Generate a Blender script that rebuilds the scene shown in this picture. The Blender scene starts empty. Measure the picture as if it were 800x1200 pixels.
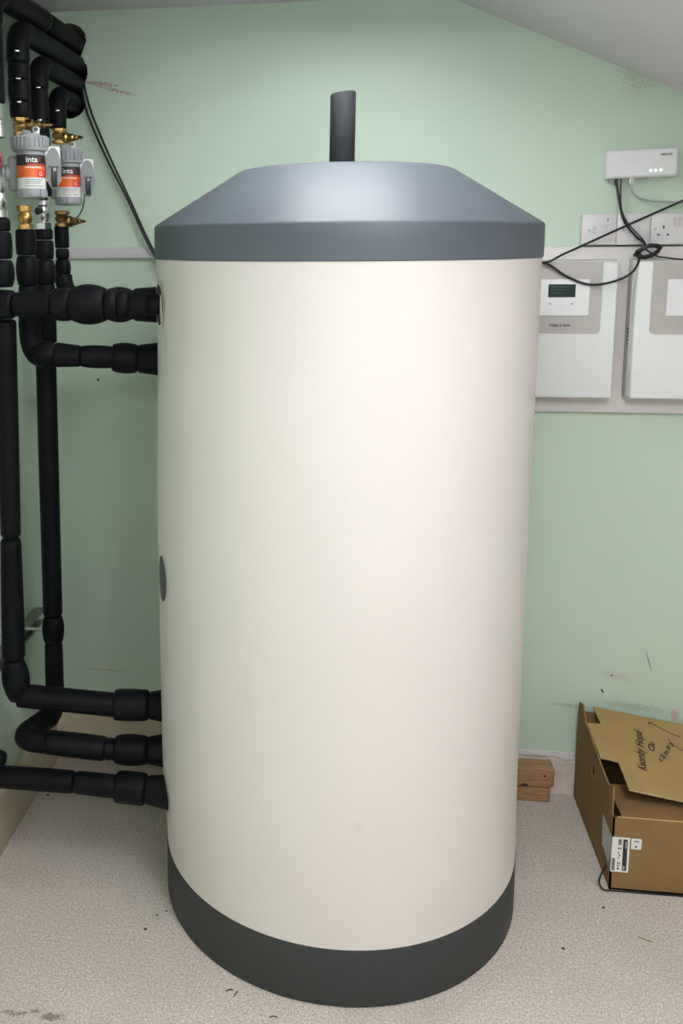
import bpy, bmesh, math, random
from mathutils import Vector, Matrix
random.seed(7)
PI = math.pi
V = Vector
scene = bpy.context.scene
COL = scene.collection

# ------------------------------------------------------------------ camera
cam_d = bpy.data.cameras.new('camera')
cam = bpy.data.objects.new('camera', cam_d)
COL.objects.link(cam)
cam_d.sensor_fit = 'HORIZONTAL'
cam_d.sensor_width = 36.0
cam_d.lens = 1102.07 / 800 * 36.0
cam_d.shift_x = (400 - 271.5) / 800
cam_d.shift_y = (464.1 - 600) / 800
cam_d.clip_start = 0.02
cx = V((0.99060128, 0.13659135, -0.00720447))
cy = V((-0.01497519, 0.16065815, 0.9868965))
cz = cx.cross(cy)
m = Matrix((cx, cy, cz)).transposed().to_4x4()
m.translation = V((0, -2.649485, 1.597005))
cam.matrix_world = m
scene.camera = cam

# ------------------------------------------------------------------ light and exposure
world = bpy.data.worlds.new('room_world')
scene.world = world
world.use_nodes = True
world.node_tree.nodes['Background'].inputs[0].default_value = (0.8, 0.9, 1.0, 1)
world.node_tree.nodes['Background'].inputs[1].default_value = 0.05
scene.view_settings.view_transform = 'Standard'
scene.view_settings.look = 'None'
scene.view_settings.exposure = 0.0
scene.view_settings.gamma = 1.0
scene.view_settings.use_curve_mapping = False
# (x, y, size_x, size_y, emission strength) of the light panels; the last is added fill
LAMPS = [(-0.03, -0.72, 0.46, 0.40, 15.0), (0.48, -2.0, 0.40, 0.90, 24.5), (-0.35, -3.3, 0.60, 0.60, 15.0)]

# ------------------------------------------------------------------ materials
MATS = {}
def mat(name, col, rough=0.5, metal=0.0, spec=0.5, noise=0.0, nscale=30.0, bump=0.0, bscale=200.0, coat=0.0):
    if name in MATS: return MATS[name]
    ma = bpy.data.materials.new(name); ma.use_nodes = True
    nt = ma.node_tree; b = nt.nodes['Principled BSDF']
    c = (*col, 1)
    b.inputs['Base Color'].default_value = c
    b.inputs['Roughness'].default_value = rough
    b.inputs['Metallic'].default_value = metal
    b.inputs['Specular IOR Level'].default_value = spec
    b.inputs['Coat Weight'].default_value = coat
    tc = nt.nodes.new('ShaderNodeTexCoord')
    if noise > 0:
        n = nt.nodes.new('ShaderNodeTexNoise'); n.inputs['Scale'].default_value = nscale; n.inputs['Detail'].default_value = 4
        nt.links.new(tc.outputs['Object'], n.inputs['Vector'])
        r = nt.nodes.new('ShaderNodeValToRGB')
        r.color_ramp.elements[0].position = 0.3; r.color_ramp.elements[1].position = 0.7
        r.color_ramp.elements[0].color = (*[x * (1 - noise) for x in col], 1)
        r.color_ramp.elements[1].color = (*[min(1, x * (1 + noise)) for x in col], 1)
        nt.links.new(n.outputs['Fac'], r.inputs[0]); nt.links.new(r.outputs[0], b.inputs['Base Color'])
    if bump > 0:
        n2 = nt.nodes.new('ShaderNodeTexNoise'); n2.inputs['Scale'].default_value = bscale; n2.inputs['Detail'].default_value = 3
        nt.links.new(tc.outputs['Object'], n2.inputs['Vector'])
        bp = nt.nodes.new('ShaderNodeBump'); bp.inputs['Strength'].default_value = bump; bp.inputs['Distance'].default_value = 0.002
        nt.links.new(n2.outputs['Fac'], bp.inputs['Height']); nt.links.new(bp.outputs[0], b.inputs['Normal'])
    MATS[name] = ma
    return ma

class G:
    """tiny node-graph helper working on world position"""
    def __init__(s, ma):
        s.nt = ma.node_tree; s.b = s.nt.nodes['Principled BSDF']
        g = s.nt.nodes.new('ShaderNodeNewGeometry'); s.pos = g.outputs['Position']
        sp = s.nt.nodes.new('ShaderNodeSeparateXYZ'); s.nt.links.new(s.pos, sp.inputs[0])
        s.x, s.y, s.z = sp.outputs
    def m(s, op, a, b=0.0, clamp=False):
        n = s.nt.nodes.new('ShaderNodeMath'); n.operation = op; n.use_clamp = clamp
        for i, v in enumerate((a, b)):
            if isinstance(v, (int, float)): n.inputs[i].default_value = v
            else: s.nt.links.new(v, n.inputs[i])
        return n.outputs[0]
    def noise(s, scale, detail=4, rough=0.5, vec=None):
        n = s.nt.nodes.new('ShaderNodeTexNoise'); n.inputs['Scale'].default_value = scale
        n.inputs['Detail'].default_value = detail; n.inputs['Roughness'].default_value = rough
        s.nt.links.new(vec if vec is not None else s.pos, n.inputs['Vector'])
        return n.outputs['Fac']
    def ramp(s, f, stops):
        r = s.nt.nodes.new('ShaderNodeValToRGB'); e = r.color_ramp.elements
        while len(e) < len(stops): e.new(0.5)
        for k, (p, c) in zip(e, stops): k.position = p; k.color = (*c, 1) if len(c) == 3 else c
        s.nt.links.new(f, r.inputs[0]); return r.outputs[0]
    def mix(s, f, a, b):
        n = s.nt.nodes.new('ShaderNodeMixRGB')
        for i, v in zip((0, 1, 2), (f, a, b)):
            if isinstance(v, (int, float)): n.inputs[i].default_value = v
            elif isinstance(v, tuple): n.inputs[i].default_value = (*v, 1)
            else: s.nt.links.new(v, n.inputs[i])
        return n.outputs[0]
    def ell(s, a, b, ca, cb, ra, rb, tilt=0.0, soft=1.0, nz=None, namp=0.0):
        """1 inside an ellipse in the (a,b) plane, 0 outside"""
        da = s.m('SUBTRACT', a, ca); db = s.m('SUBTRACT', b, cb)
        if tilt:
            c, sn = math.cos(tilt), math.sin(tilt)
            da2 = s.m('ADD', s.m('MULTIPLY', da, c), s.m('MULTIPLY', db, sn))
            db = s.m('SUBTRACT', s.m('MULTIPLY', db, c), s.m('MULTIPLY', da, sn)); da = da2
        d = s.m('ADD', s.m('POWER', s.m('ABSOLUTE', s.m('DIVIDE', da, ra)), 2.0), s.m('POWER', s.m('ABSOLUTE', s.m('DIVIDE', db, rb)), 2.0))
        f = s.m('SUBTRACT', 1.0, d)
        if nz is not None: f = s.m('ADD', f, s.m('MULTIPLY', s.m('SUBTRACT', nz, 0.5), namp))
        return s.m('MULTIPLY', f, soft, True)
    def bump(s, h, strength, dist):
        bp = s.nt.nodes.new('ShaderNodeBump'); bp.inputs['Strength'].default_value = strength; bp.inputs['Distance'].default_value = dist
        s.nt.links.new(h, bp.inputs['Height']); s.nt.links.new(bp.outputs[0], s.b.inputs['Normal'])

def wall_material():
    ma = mat('mint_wall_paint', (0.5, 0.6, 0.5), 0.42, spec=0.35); g = G(ma)
    base = g.ramp(g.noise(2.3, 3), [(0.3, (0.55, 0.675, 0.555)), (0.7, (0.58, 0.70, 0.58))])
    nz = g.noise(60, 5, 0.7); nz2 = g.noise(160, 4, 0.7)
    plaster = (0.62, 0.50, 0.45); dirt = (0.22, 0.22, 0.18); black = (0.03, 0.03, 0.03)
    c = base
    # scratched plaster beside the pipe hole
    c = g.mix(g.ell(g.x, g.z, -0.735, 2.036, 0.05, 0.006, -0.12, 3, nz2, 8.0), c, (0.42, 0.33, 0.30))
    c = g.mix(g.ell(g.x, g.z, -0.69, 2.017, 0.05, 0.004, -0.25, 3, nz2, 11.0), c, (0.42, 0.33, 0.30))
    # peeled spot and scuffs above the carton
    c = g.mix(g.ell(g.x, g.z, 0.90, 0.257, 0.011, 0.021, 0.2, 2.5, nz, 0.9), c, plaster)
    c = g.mix(g.m('MULTIPLY', g.ell(g.x, g.z, 0.735, 0.365, 0.06, 0.014, -0.25, 1.2, nz, 2.0), 0.45), c, (0.55, 0.5, 0.44))
    c = g.mix(g.ell(g.x, g.z, 0.722, 0.367, 0.004, 0.004, 0, 3, nz, 0.6), c, dirt)
    c = g.mix(g.ell(g.x, g.z, 0.699, 0.318, 0.003, 0.008, 0.5, 3, nz, 0.6), c, black)
    c = g.mix(g.ell(g.x, g.z, 0.82, 0.415, 0.002, 0.035, 0.3, 3, nz2, 4.0), c, dirt)
    c = g.mix(g.m('MULTIPLY', g.ell(g.x, g.z, 0.79, 0.276, 0.11, 0.014, -0.10, 0.8, nz2, 5.0), 0.42), c, dirt)
    c = g.mix(g.m('MULTIPLY', g.ell(g.x, g.z, 0.61, 0.268, 0.06, 0.007, -0.08, 0.9, nz2, 6.0), 0.42), c, dirt)
    c = g.mix(g.ell(g.x, g.z, -0.765, 0.297, 0.07, 0.003, -0.02, 0.7, nz2, 8.0), c, (0.45, 0.38, 0.30))
    c = g.mix(g.ell(g.x, g.z, -0.7635, 1.2025, 0.0045, 0.0045, 0, 3), c, black)
    c = g.mix(g.m('MULTIPLY', g.ell(g.x, g.z, 0.70, 2.02, 0.05, 0.06, 0, 1, nz2, 9.0), 0.25), c, dirt)
    g.nt.links.new(c, g.b.inputs['Base Color'])
    g.bump(g.noise(90, 3), 0.10, 0.002)
    return ma

def floor_material():
    ma = mat('speckled_grey_carpet', (0.5, 0.47, 0.44), 0.9, spec=0.15); g = G(ma)
    fine = g.noise(330, 3, 0.7); mid = g.noise(140, 3, 0.6); big = g.noise(5, 4)
    c = g.ramp(fine, [(0.30, (0.20, 0.174, 0.152)), (0.44, (0.57, 0.50, 0.445)), (0.58, (0.83, 0.735, 0.665)), (0.70, (0.94, 0.85, 0.785))])
    c2 = g.ramp(mid, [(0.35, (0.74, 0.74, 0.74)), (0.65, (1.0, 1.0, 1.0))])
    n = g.nt.nodes.new('ShaderNodeMixRGB'); n.blend_type = 'MULTIPLY'; n.inputs[0].default_value = 1
    g.nt.links.new(c, n.inputs[1]); g.nt.links.new(c2, n.inputs[2]); c = n.outputs[0]
    c = g.mix(g.m('MULTIPLY', g.m('SUBTRACT', big, 0.45, True), 0.9), c, (0.40, 0.37, 0.33))
    nz = g.noise(45, 5, 0.7)
    for (x, y, rx, ry) in [(-0.70, -0.985, 0.03, 0.008), (-0.615, -0.985, 0.028, 0.012), (-0.66, -0.975, 0.018, 0.006)]:
        c = g.mix(g.m('MULTIPLY', g.ell(g.x, g.y, x, y, rx, ry, 0, 1.2, nz, 6.0), 0.65), c, (0.08, 0.072, 0.065))
    g.nt.links.new(c, g.b.inputs['Base Color'])
    g.bump(fine, 0.5, 0.003)
    return ma

def tank_material():
    ma = mat('cream_tank_jacket', (0.72, 0.69, 0.64), 0.42, spec=0.4); g = G(ma)
    c = g.ramp(g.noise(3, 2), [(0.3, (0.700, 0.655, 0.625)), (0.7, (0.720, 0.675, 0.645))])
    c = g.mix(g.m('MULTIPLY', g.ell(g.x, g.z, 0.0084, 0.42, 0.014, 0.016, 0, 0.8), 0.12), c, (0.35, 0.33, 0.3))
    g.nt.links.new(c, g.b.inputs['Base Color']); g.bump(g.noise(7, 2), 0.06, 0.01)
    return ma

M_WALL = wall_material(); M_FLOOR = floor_material(); M_TANK = tank_material()
M_CEIL = mat('ceiling_paint', (0.74, 0.72, 0.74), 0.8, noise=0.03, nscale=3)
M_CREAM = mat('cream_skirting_paint', (0.60, 0.53, 0.40), 0.5, noise=0.06, nscale=14)
M_PINK = mat('scuffed_white_skirting_paint', (0.66, 0.58, 0.52), 0.55, noise=0.16, nscale=22)
M_BOARD = mat('white_board_paint', (0.70, 0.67, 0.66), 0.45, noise=0.03)
M_RAIL = mat('grey_white_rail_paint', (0.62, 0.60, 0.62), 0.45, noise=0.03)
M_GREY = mat('slate_grey_plastic', (0.095, 0.110, 0.130), 0.48, spec=0.4, noise=0.05, nscale=6)
M_BASE = mat('dark_grey_base_plastic', (0.040, 0.043, 0.042), 0.5, spec=0.3, noise=0.05, nscale=6)
M_FOAM = mat('black_foam_insulation', (0.0045, 0.0048, 0.0065), 0.5, spec=0.12, noise=0.35, nscale=30, bump=0.25, bscale=90)
M_FOAM2 = mat('charcoal_foam_insulation', (0.022, 0.023, 0.027), 0.7, spec=0.3, noise=0.2, nscale=60, bump=0.2, bscale=120)
M_BRASS = mat('brass', (0.50, 0.31, 0.10), 0.3, metal=1.0, noise=0.25, nscale=80)
M_STEEL = mat('galvanised_steel', (0.52, 0.53, 0.52), 0.38, metal=1.0, noise=0.15, nscale=60)
M_DSTEEL = mat('dull_galvanised_steel', (0.30, 0.31, 0.29), 0.5, metal=0.8, noise=0.2, nscale=60)
M_CHROME = mat('nickel_plate', (0.75, 0.75, 0.74), 0.2, metal=1.0, noise=0.05)
M_GPLAS = mat('grey_plastic', (0.34, 0.35, 0.365), 0.42, noise=0.04)
M_DPLAS = mat('dark_grey_plastic', (0.10, 0.10, 0.105), 0.45, noise=0.06)
M_BLACK = mat('black_plastic', (0.012, 0.012, 0.013), 0.4, noise=0.1)
M_CABLE = mat('black_cable_sheath', (0.009, 0.009, 0.010), 0.4, noise=0.1)
M_GCABLE = mat('grey_cable_sheath', (0.36, 0.39, 0.37), 0.5, noise=0.05)
M_WHITE = mat('white_plastic', (0.80, 0.81, 0.82), 0.32, noise=0.01)
M_UNIT = mat('white_control_unit_plastic', (0.78, 0.80, 0.80), 0.33, noise=0.01)
M_PANEL = mat('warm_grey_panel_plastic', (0.47, 0.45, 0.43), 0.45, noise=0.03)
M_LCD = mat('lcd_glass', (0.018, 0.035, 0.028), 0.12)
M_LCDP = mat('lcd_segment', (0.03, 0.052, 0.042), 0.3)
M_ORANGE = mat('orange_label_print', (0.85, 0.16, 0.03), 0.4, noise=0.05)
M_REDO = mat('red_orange_label_print', (0.75, 0.07, 0.03), 0.4)
M_RED = mat('red_paint', (0.45, 0.02, 0.025), 0.4, noise=0.05)
M_PRINTW = mat('white_print', (0.82, 0.82, 0.80), 0.45)
M_PRINTK = mat('black_print', (0.02, 0.02, 0.02), 0.5)
M_PRINTG = mat('grey_print', (0.35, 0.35, 0.35), 0.5)
M_PAPER = mat('white_label_paper', (0.78, 0.77, 0.73), 0.55, noise=0.02)
M_SLEEVE = mat('clear_document_sleeve', (0.50, 0.52, 0.48), 0.2, noise=0.06)
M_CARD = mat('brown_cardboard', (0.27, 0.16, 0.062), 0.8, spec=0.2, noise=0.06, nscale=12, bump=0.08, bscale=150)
M_CARDL = mat('cardboard_cut_edge', (0.50, 0.36, 0.19), 0.85, noise=0.1, nscale=90)
M_WOOD = mat('rough_pine', (0.36, 0.20, 0.085), 0.7, noise=0.25, nscale=18, bump=0.2)
M_DEBRIS = mat('dark_debris', (0.035, 0.03, 0.026), 0.8, noise=0.3, nscale=200)
M_TWIG = mat('dry_twig', (0.26, 0.20, 0.10), 0.8, noise=0.2, nscale=200)
M_INK = mat('black_marker_ink', (0.03, 0.025, 0.02), 0.6)
M_PLASTER = mat('broken_plaster', (0.45, 0.37, 0.33), 0.9, noise=0.2, nscale=60)
def emit_mat(name, col, st):
    ma = mat(name, col, 0.5); b = ma.node_tree.nodes['Principled BSDF']
    b.inputs['Emission Color'].default_value = (*col, 1); b.inputs['Emission Strength'].default_value = st
    return ma
M_LED = emit_mat('green_white_status_light', (0.55, 1.0, 0.85), 1.6)

# wood grain for the timber blocks
def wood_grain():
    g = G(M_WOOD)
    mp = g.nt.nodes.new('ShaderNodeMapping'); mp.inputs['Scale'].default_value = (4, 26, 55); tc = g.nt.nodes.new('ShaderNodeTexCoord')
    g.nt.links.new(tc.outputs['Object'], mp.inputs[0])
    c = g.ramp(g.noise(4, 4, 0.6, mp.outputs[0]), [(0.3, (0.24, 0.12, 0.045)), (0.55, (0.40, 0.23, 0.10)), (0.75, (0.47, 0.30, 0.14))])
    c = g.mix(g.ell(g.x, g.z, 0.535, 0.088, 0.0035, 0.004, 0, 3), c, (0.03, 0.02, 0.01))
    c = g.mix(g.ell(g.x, g.z, 0.48, 0.055, 0.013, 0.008, 0, 2), c, (0.06, 0.03, 0.015))
    g.nt.links.new(c, g.b.inputs['Base Color'])
wood_grain()

# ------------------------------------------------------------------ object helpers
def thing(name, label, cat, loc=(0, 0, 0), group=None, rotz=0.0):
    o = bpy.data.objects.new(name, None); COL.objects.link(o)
    o.empty_display_size = 0.05
    o.location = loc; o.rotation_euler = (0, 0, rotz)
    o['label'] = label; o['category'] = cat
    if group: o['group'] = group
    return o
def tag(o, label, cat, group=None):
    o['label'] = label; o['category'] = cat
    if group: o['group'] = group
    return o
def root_of(o):
    while o.parent: o = o.parent
    return o
def mk(name, data, ma, parent=None, smooth=True, local=False, auto=40):
    """data = (verts, faces); verts in world space unless local"""
    vs, fs = data
    off = V((0, 0, 0))
    if parent is not None and not local: off = root_of(parent).location.copy()
    me = bpy.data.meshes.new(name)
    me.from_pydata([tuple(V(v) - off) for v in vs], [], fs)
    bm = bmesh.new(); bm.from_mesh(me)
    bmesh.ops.recalc_face_normals(bm, faces=bm.faces)
    if smooth:
        for f in bm.faces: f.smooth = True
        lim = math.radians(auto)
        for e in bm.edges:
            if len(e.link_faces) == 2 and e.calc_face_angle(0) > lim: e.smooth = False
    bm.to_mesh(me); bm.free()
    if isinstance(ma, (list, tuple)):
        for x in ma: me.materials.append(x)
    else: me.materials.append(ma)
    o = bpy.data.objects.new(name, me); COL.objects.link(o)
    if parent is not None: o.parent = parent
    return o
def top(name, data, ma, base, smooth=True, auto=40):
    """top-level mesh whose origin is at `base`"""
    o = mk(name, ([V(v) - V(base) for v in data[0]], data[1]), ma, None, smooth, True, auto)
    o.location = base
    return o
def structure(o):
    o['kind'] = 'structure'; return o
def join(*ds):
    vs, fs = [], []
    for d in ds:
        n = len(vs); vs += list(d[0]); fs += [tuple(i + n for i in f) for f in d[1]]
    return vs, fs
def box(x0, x1, y0, y1, z0, z1, bev=0.0, seg=2):
    bm = bmesh.new()
    bmesh.ops.create_cube(bm, size=1)
    for v in bm.verts:
        v.co = V(((x0 + x1) / 2 + v.co.x * (x1 - x0), (y0 + y1) / 2 + v.co.y * (y1 - y0), (z0 + z1) / 2 + v.co.z * (z1 - z0)))
    if bev > 0: bmesh.ops.bevel(bm, geom=list(bm.edges), offset=bev, segments=seg, profile=0.5, affect='EDGES')
    return dump(bm)
def dump(bm):
    bm.verts.index_update()
    d = ([v.co.copy() for v in bm.verts], [tuple(v.index for v in f.verts) for f in bm.faces]); bm.free()
    return d
def xform(d, M):
    return [M @ V(v) for v in d[0]], d[1]
def frame(p, dirv, upv=None):
    z = V(dirv).normalized()
    a = V(upv) if upv is not None else (V((0, 0, 1)) if abs(z.z) < 0.9 else V((0, -1, 0)))
    x = a.cross(z).normalized(); y = z.cross(x)
    M = Matrix((x, y, z)).transposed().to_4x4(); M.translation = V(p)
    return M
def lathe(prof, seg=28, p=(0, 0, 0), d=(0, 0, 1), phase=0.0):
    vs, fs = [], []
    for (r, z) in prof:
        for k in range(seg):
            a = 2 * PI * k / seg + phase
            vs.append(V((r * math.cos(a), r * math.sin(a), z)))
    n = len(prof)
    for i in range(n - 1):
        for k in range(seg):
            a = i * seg + k; b = i * seg + (k + 1) % seg
            fs.append((a, b, b + seg, a + seg))
    if prof[0][0] > 1e-5: fs.append(tuple(reversed(range(seg))))
    if prof[-1][0] > 1e-5: fs.append(tuple(range((n - 1) * seg, n * seg)))
    M = frame(p, d)
    return [M @ v for v in vs], fs
def catmull(pts, sub=8):
    pts = [V(p) for p in pts]; out = []
    for i in range(len(pts) - 1):
        p0 = pts[max(i - 1, 0)]; p1 = pts[i]; p2 = pts[i + 1]; p3 = pts[min(i + 2, len(pts) - 1)]
        for k in range(sub):
            t = k / sub
            out.append(0.5 * ((2 * p1) + (p2 - p0) * t + (2 * p0 - 5 * p1 + 4 * p2 - p3) * t * t + (3 * p1 - p0 - 3 * p2 + p3) * t ** 3))
    out.append(pts[-1]); return out
def sweep(pts, rad, seg=10, cap=True):
    pts = [V(p) for p in pts]; n = len(pts)
    R = rad if isinstance(rad, (list, tuple)) else [rad] * n
    tan = []
    for i in range(n):
        t = pts[min(i + 1, n - 1)] - pts[max(i - 1, 0)]
        tan.append(t.normalized())
    a = V((0, 0, 1)) if abs(tan[0].z) < 0.9 else V((1, 0, 0))
    x = a.cross(tan[0]).normalized(); vs, fs = [], []
    for i in range(n):
        x = (x - tan[i] * x.dot(tan[i])).normalized(); y = tan[i].cross(x)
        for k in range(seg):
            t = 2 * PI * k / seg
            vs.append(pts[i] + (x * math.cos(t) + y * math.sin(t)) * R[i])
    for i in range(n - 1):
        for k in range(seg):
            p = i * seg + k; q = i * seg + (k + 1) % seg
            fs.append((p, q, q + seg, p + seg))
    if cap: fs += [tuple(reversed(range(seg))), tuple(range((n - 1) * seg, n * seg))]
    return vs, fs
def prism(poly, M, th):
    """polygon (2D, xy of M) extruded along M's z by th"""
    n = len(poly)
    vs = [M @ V((a, b, 0)) for a, b in poly] + [M @ V((a, b, th)) for a, b in poly]
    fs = [tuple(reversed(range(n))), tuple(range(n, 2 * n))]
    fs += [(i, (i + 1) % n, n + (i + 1) % n, n + i) for i in range(n)]
    return vs, fs
def rrect(x0, x1, y0, y1, r, corners=(1, 1, 1, 1), n=6):
    """rounded rectangle, corners bl, br, tr, tl"""
    out = []
    for (cxx, cyy, a0), on in zip(((x0 + r, y0 + r, PI), (x1 - r, y0 + r, 1.5 * PI), (x1 - r, y1 - r, 0), (x0 + r, y1 - r, 0.5 * PI)), corners):
        if on: out += [(cxx + r * math.cos(a0 + k * PI / 2 / n), cyy + r * math.sin(a0 + k * PI / 2 / n)) for k in range(n + 1)]
        else: out.append((x0 if cxx < (x0 + x1) / 2 else x1, y0 if cyy < (y0 + y1) / 2 else y1))
    return out
def wallM(y):
    """local x -> X, local y -> Z, local z -> -Y (towards the room)"""
    M = Matrix(((1, 0, 0), (0, 0, -1), (0, 1, 0))).to_4x4(); M.translation = V((0, y, 0)); return M
def text2d(s, size, align='LEFT', shear=0.0, res=2, bold=0.0):
    cu = bpy.data.curves.new('tmp_text', 'FONT'); cu.body = s; cu.size = size; cu.align_x = align; cu.resolution_u = res; cu.shear = shear; cu.offset = bold
    o = bpy.data.objects.new('tmp_text', cu); COL.objects.link(o)
    dg = bpy.context.evaluated_depsgraph_get(); dg.update()
    me = bpy.data.meshes.new_from_object(o.evaluated_get(dg))
    d = ([v.co.copy() for v in me.vertices], [tuple(p.vertices) for p in me.polygons])
    bpy.data.objects.remove(o); bpy.data.curves.remove(cu); bpy.data.meshes.remove(me)
    return d
def fit_w(d, w):
    xs = [v.x for v in d[0]]; s = w / (max(xs) - min(xs)); x0 = min(xs)
    return [V(((v.x - x0) * s, v.y, v.z)) for v in d[0]], d[1]

# ------------------------------------------------------------------ room shell
LX, RX, FY = -0.95, 2.1, -4.3       # left wall, right wall, wall behind the viewer
CZ, SX, SL = 2.23, 0.205, 0.43      # flat ceiling height, where the slope starts, its slope
rz = CZ - SL * (RX - SX)

def wall_back():
    out = [(LX - 0.1, -0.02), (RX, -0.02), (RX, rz + 0.02), (SX, CZ + 0.02), (LX - 0.1, CZ + 0.02)]
    circ = [(-0.815, 2.152, 0.047), (-0.815, 2.07, 0.048), (-0.822, 1.990, 0.046)]
    c0 = V((-0.812, 2.07)); rnd = random.Random(3); hole = []
    for k in range(64):
        a = 2 * PI * k / 64; d = V((math.cos(a), math.sin(a))); best = 0
        for (hx, hz, r) in circ:
            o = c0 - V((hx, hz)); b = o.dot(d); c = o.dot(o) - r * r; D = b * b - c
            if D > 0: best = max(best, -b + math.sqrt(D))
        best += rnd.uniform(-0.0015, 0.0015)
        hole.append((c0.x + d.x * best, c0.y + d.y * best))
    bm = bmesh.new()
    ov = [bm.verts.new((x, 0, z)) for x, z in out]; hv = [bm.verts.new((x, 0, z)) for x, z in hole]
    es = [bm.edges.new((l[i], l[(i + 1) % len(l)])) for l in (ov, hv) for i in range(len(l))]
    bmesh.ops.triangle_fill(bm, edges=es, use_beauty=True)
    # drop anything filled inside the hole
    bv = [bm.verts.new((x, 0.16, z)) for x, z in hole]
    n = len(hole)
    lining = []
    for i in range(n):
        lining.append(bm.faces.new((hv[i], hv[(i + 1) % n], bv[(i + 1) % n], bv[i])))
    lining.append(bm.faces.new(bv))
    bm.verts.index_update()
    return dump(bm), n + 1
d, nl = wall_back()
wb = structure(mk('wall_back', d, [M_WALL, M_PLASTER], smooth=False))
for p in wb.data.polygons:
    if any(wb.data.vertices[i].co.y > 0.01 for i in p.vertices): p.material_index = 1
structure(mk('wall_left', box(LX - 0.1, LX, FY, 0.0, -0.02, CZ + 0.02), M_WALL, smooth=False))
M_WWALL = mat('white_wall_paint', (0.78, 0.78, 0.76), 0.7, noise=0.02)
structure(mk('wall_right', box(RX, RX + 0.1, FY, 0.0, -0.02, rz + 0.05), M_WWALL, smooth=False))
structure(mk('wall_front', prism([(LX, 0), (RX, 0), (RX, rz), (SX, CZ), (LX, CZ)], wallM(FY), 0.1), M_WWALL, smooth=False))
structure(mk('floor', box(LX - 0.1, RX + 0.1, FY - 0.1, 0.1, -0.1, 0.0), M_FLOOR, smooth=False))
structure(mk('ceiling', prism([(LX - 0.1, CZ), (SX, CZ), (RX + 0.1, rz - 0.043), (RX + 0.1, rz + 0.06), (SX, CZ + 0.1), (LX - 0.1, CZ + 0.1)], wallM(0.05), 4.4), M_CEIL, smooth=False))
structure(mk('baseboard_left', box(LX, LX + 0.026, FY, 0.0, 0, 0.155, 0.003), M_CREAM, auto=30))
structure(mk('baseboard_back', box(LX + 0.026, -0.15, -0.018, 0.0, 0, 0.155, 0.003), M_CREAM, auto=30))
# chipped low skirting to the right of the tank
sk = [(0.36, 0.0), (1.9, 0.0), (1.9, 0.105), (0.66, 0.105), (0.635, 0.101), (0.60, 0.099), (0.585, 0.107), (0.56, 0.110), (0.54, 0.104), (0.5, 0.107), (0.36, 0.107)]
sb = structure(mk('baseboard_right', prism(sk, wallM(0.0), 0.020), M_PINK, smooth=False))
mk('paint_strip', prism([(0.36, 0.108), (0.56, 0.1105), (0.585, 0.1085), (0.60, 0.101), (0.635, 0.103), (0.66, 0.107), (1.9, 0.107), (1.9, 0.122), (0.36, 0.122)], wallM(0.0), 0.007), M_BOARD, sb, smooth=False)
# wall rail behind the tank and white mounting board on the right
structure(mk('trim_1', box(LX, 0.2, -0.012, 0.0, 1.5547, 1.586, 0.0015), M_RAIL, auto=30))
structure(mk('trim_2', box(0.2, 1.6, -0.022, 0.0, 1.134, 1.579, 0.002), M_BOARD, auto=30))

# light panels out of frame; the one behind the viewer is added as fill
for i, (lx, ly, sx_, sy_, st) in enumerate(LAMPS):
    zc = CZ if lx < SX else CZ - SL * (lx + sx_ / 2 - SX) - 0.005
    t = thing('light_panel', ['square white ceiling light panel above the tank', 'wide white ceiling light panel in the middle of the room', 'square white fill light panel added behind the viewer'][i], 'light', (lx, ly, zc - 0.05), 'ceiling light panels')
    mk('frame', join(box(lx - sx_ / 2 - .02, lx + sx_ / 2 + .02, ly - sy_ / 2 - .02, ly - sy_ / 2, zc - .05, zc), box(lx - sx_ / 2 - .02, lx + sx_ / 2 + .02, ly + sy_ / 2, ly + sy_ / 2 + .02, zc - .05, zc),
                     box(lx - sx_ / 2 - .02, lx - sx_ / 2, ly - sy_ / 2, ly + sy_ / 2, zc - .05, zc), box(lx + sx_ / 2, lx + sx_ / 2 + .02, ly - sy_ / 2, ly + sy_ / 2, zc - .05, zc)), M_WHITE, t, smooth=False)
    mk('diffuser', box(lx - sx_ / 2, lx + sx_ / 2, ly - sy_ / 2, ly + sy_ / 2, zc - .042, zc - .03), emit_mat('lamp_diffuser_%d' % i, (0.97, 0.985, 1.0), st), t, smooth=False)

# ------------------------------------------------------------------ the tank
TX, TY, TR = -0.041745, -0.45195, 0.43125
tank = thing('water_tank', 'tall cream cylindrical hot water tank with grey cap and base', 'water tank', (TX, TY, 0))
def tank_rings(rings, seg=160):
    vs, fs = [], []
    for (dx, r, z) in rings:
        for k in range(seg):
            a = 2 * PI * k / seg
            vs.append(V((TX + dx + r * math.cos(a), TY + r * math.sin(a), z)))
    n = len(rings)
    for i in range(n - 1):
        for k in range(seg):
            a = i * seg + k; b = i * seg + (k + 1) % seg
            fs.append((a, b, b + seg, a + seg))
    fs.append(tuple(reversed(range(seg)))); fs.append(tuple(range((n - 1) * seg, n * seg)))
    return vs, fs
def bulge(z):
    t = max(0.0, min(1.0, (z - 0.14) / 0.22)) * max(0.0, min(1.0, (1.45 - z) / 0.55))
    return t * t * (3 - 2 * t)
jr = []
for k in range(41):
    z = 0.134 + (1.563 - 0.134) * k / 40
    jr.append((-0.006 * bulge(z), TR + 0.003 * bulge(z), z))
mk('jacket', tank_rings(jr), M_TANK, tank)
b_r = TR + 0.0016
mk('base_band', tank_rings([(0, b_r - .004, 0.0), (0, b_r, 0.003), (0, b_r, 0.1335), (0, b_r - .002, 0.1362), (0, TR - .01, 0.1362)]), M_BASE, tank)
rt_, zt_ = 0.232, 1.757
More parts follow.
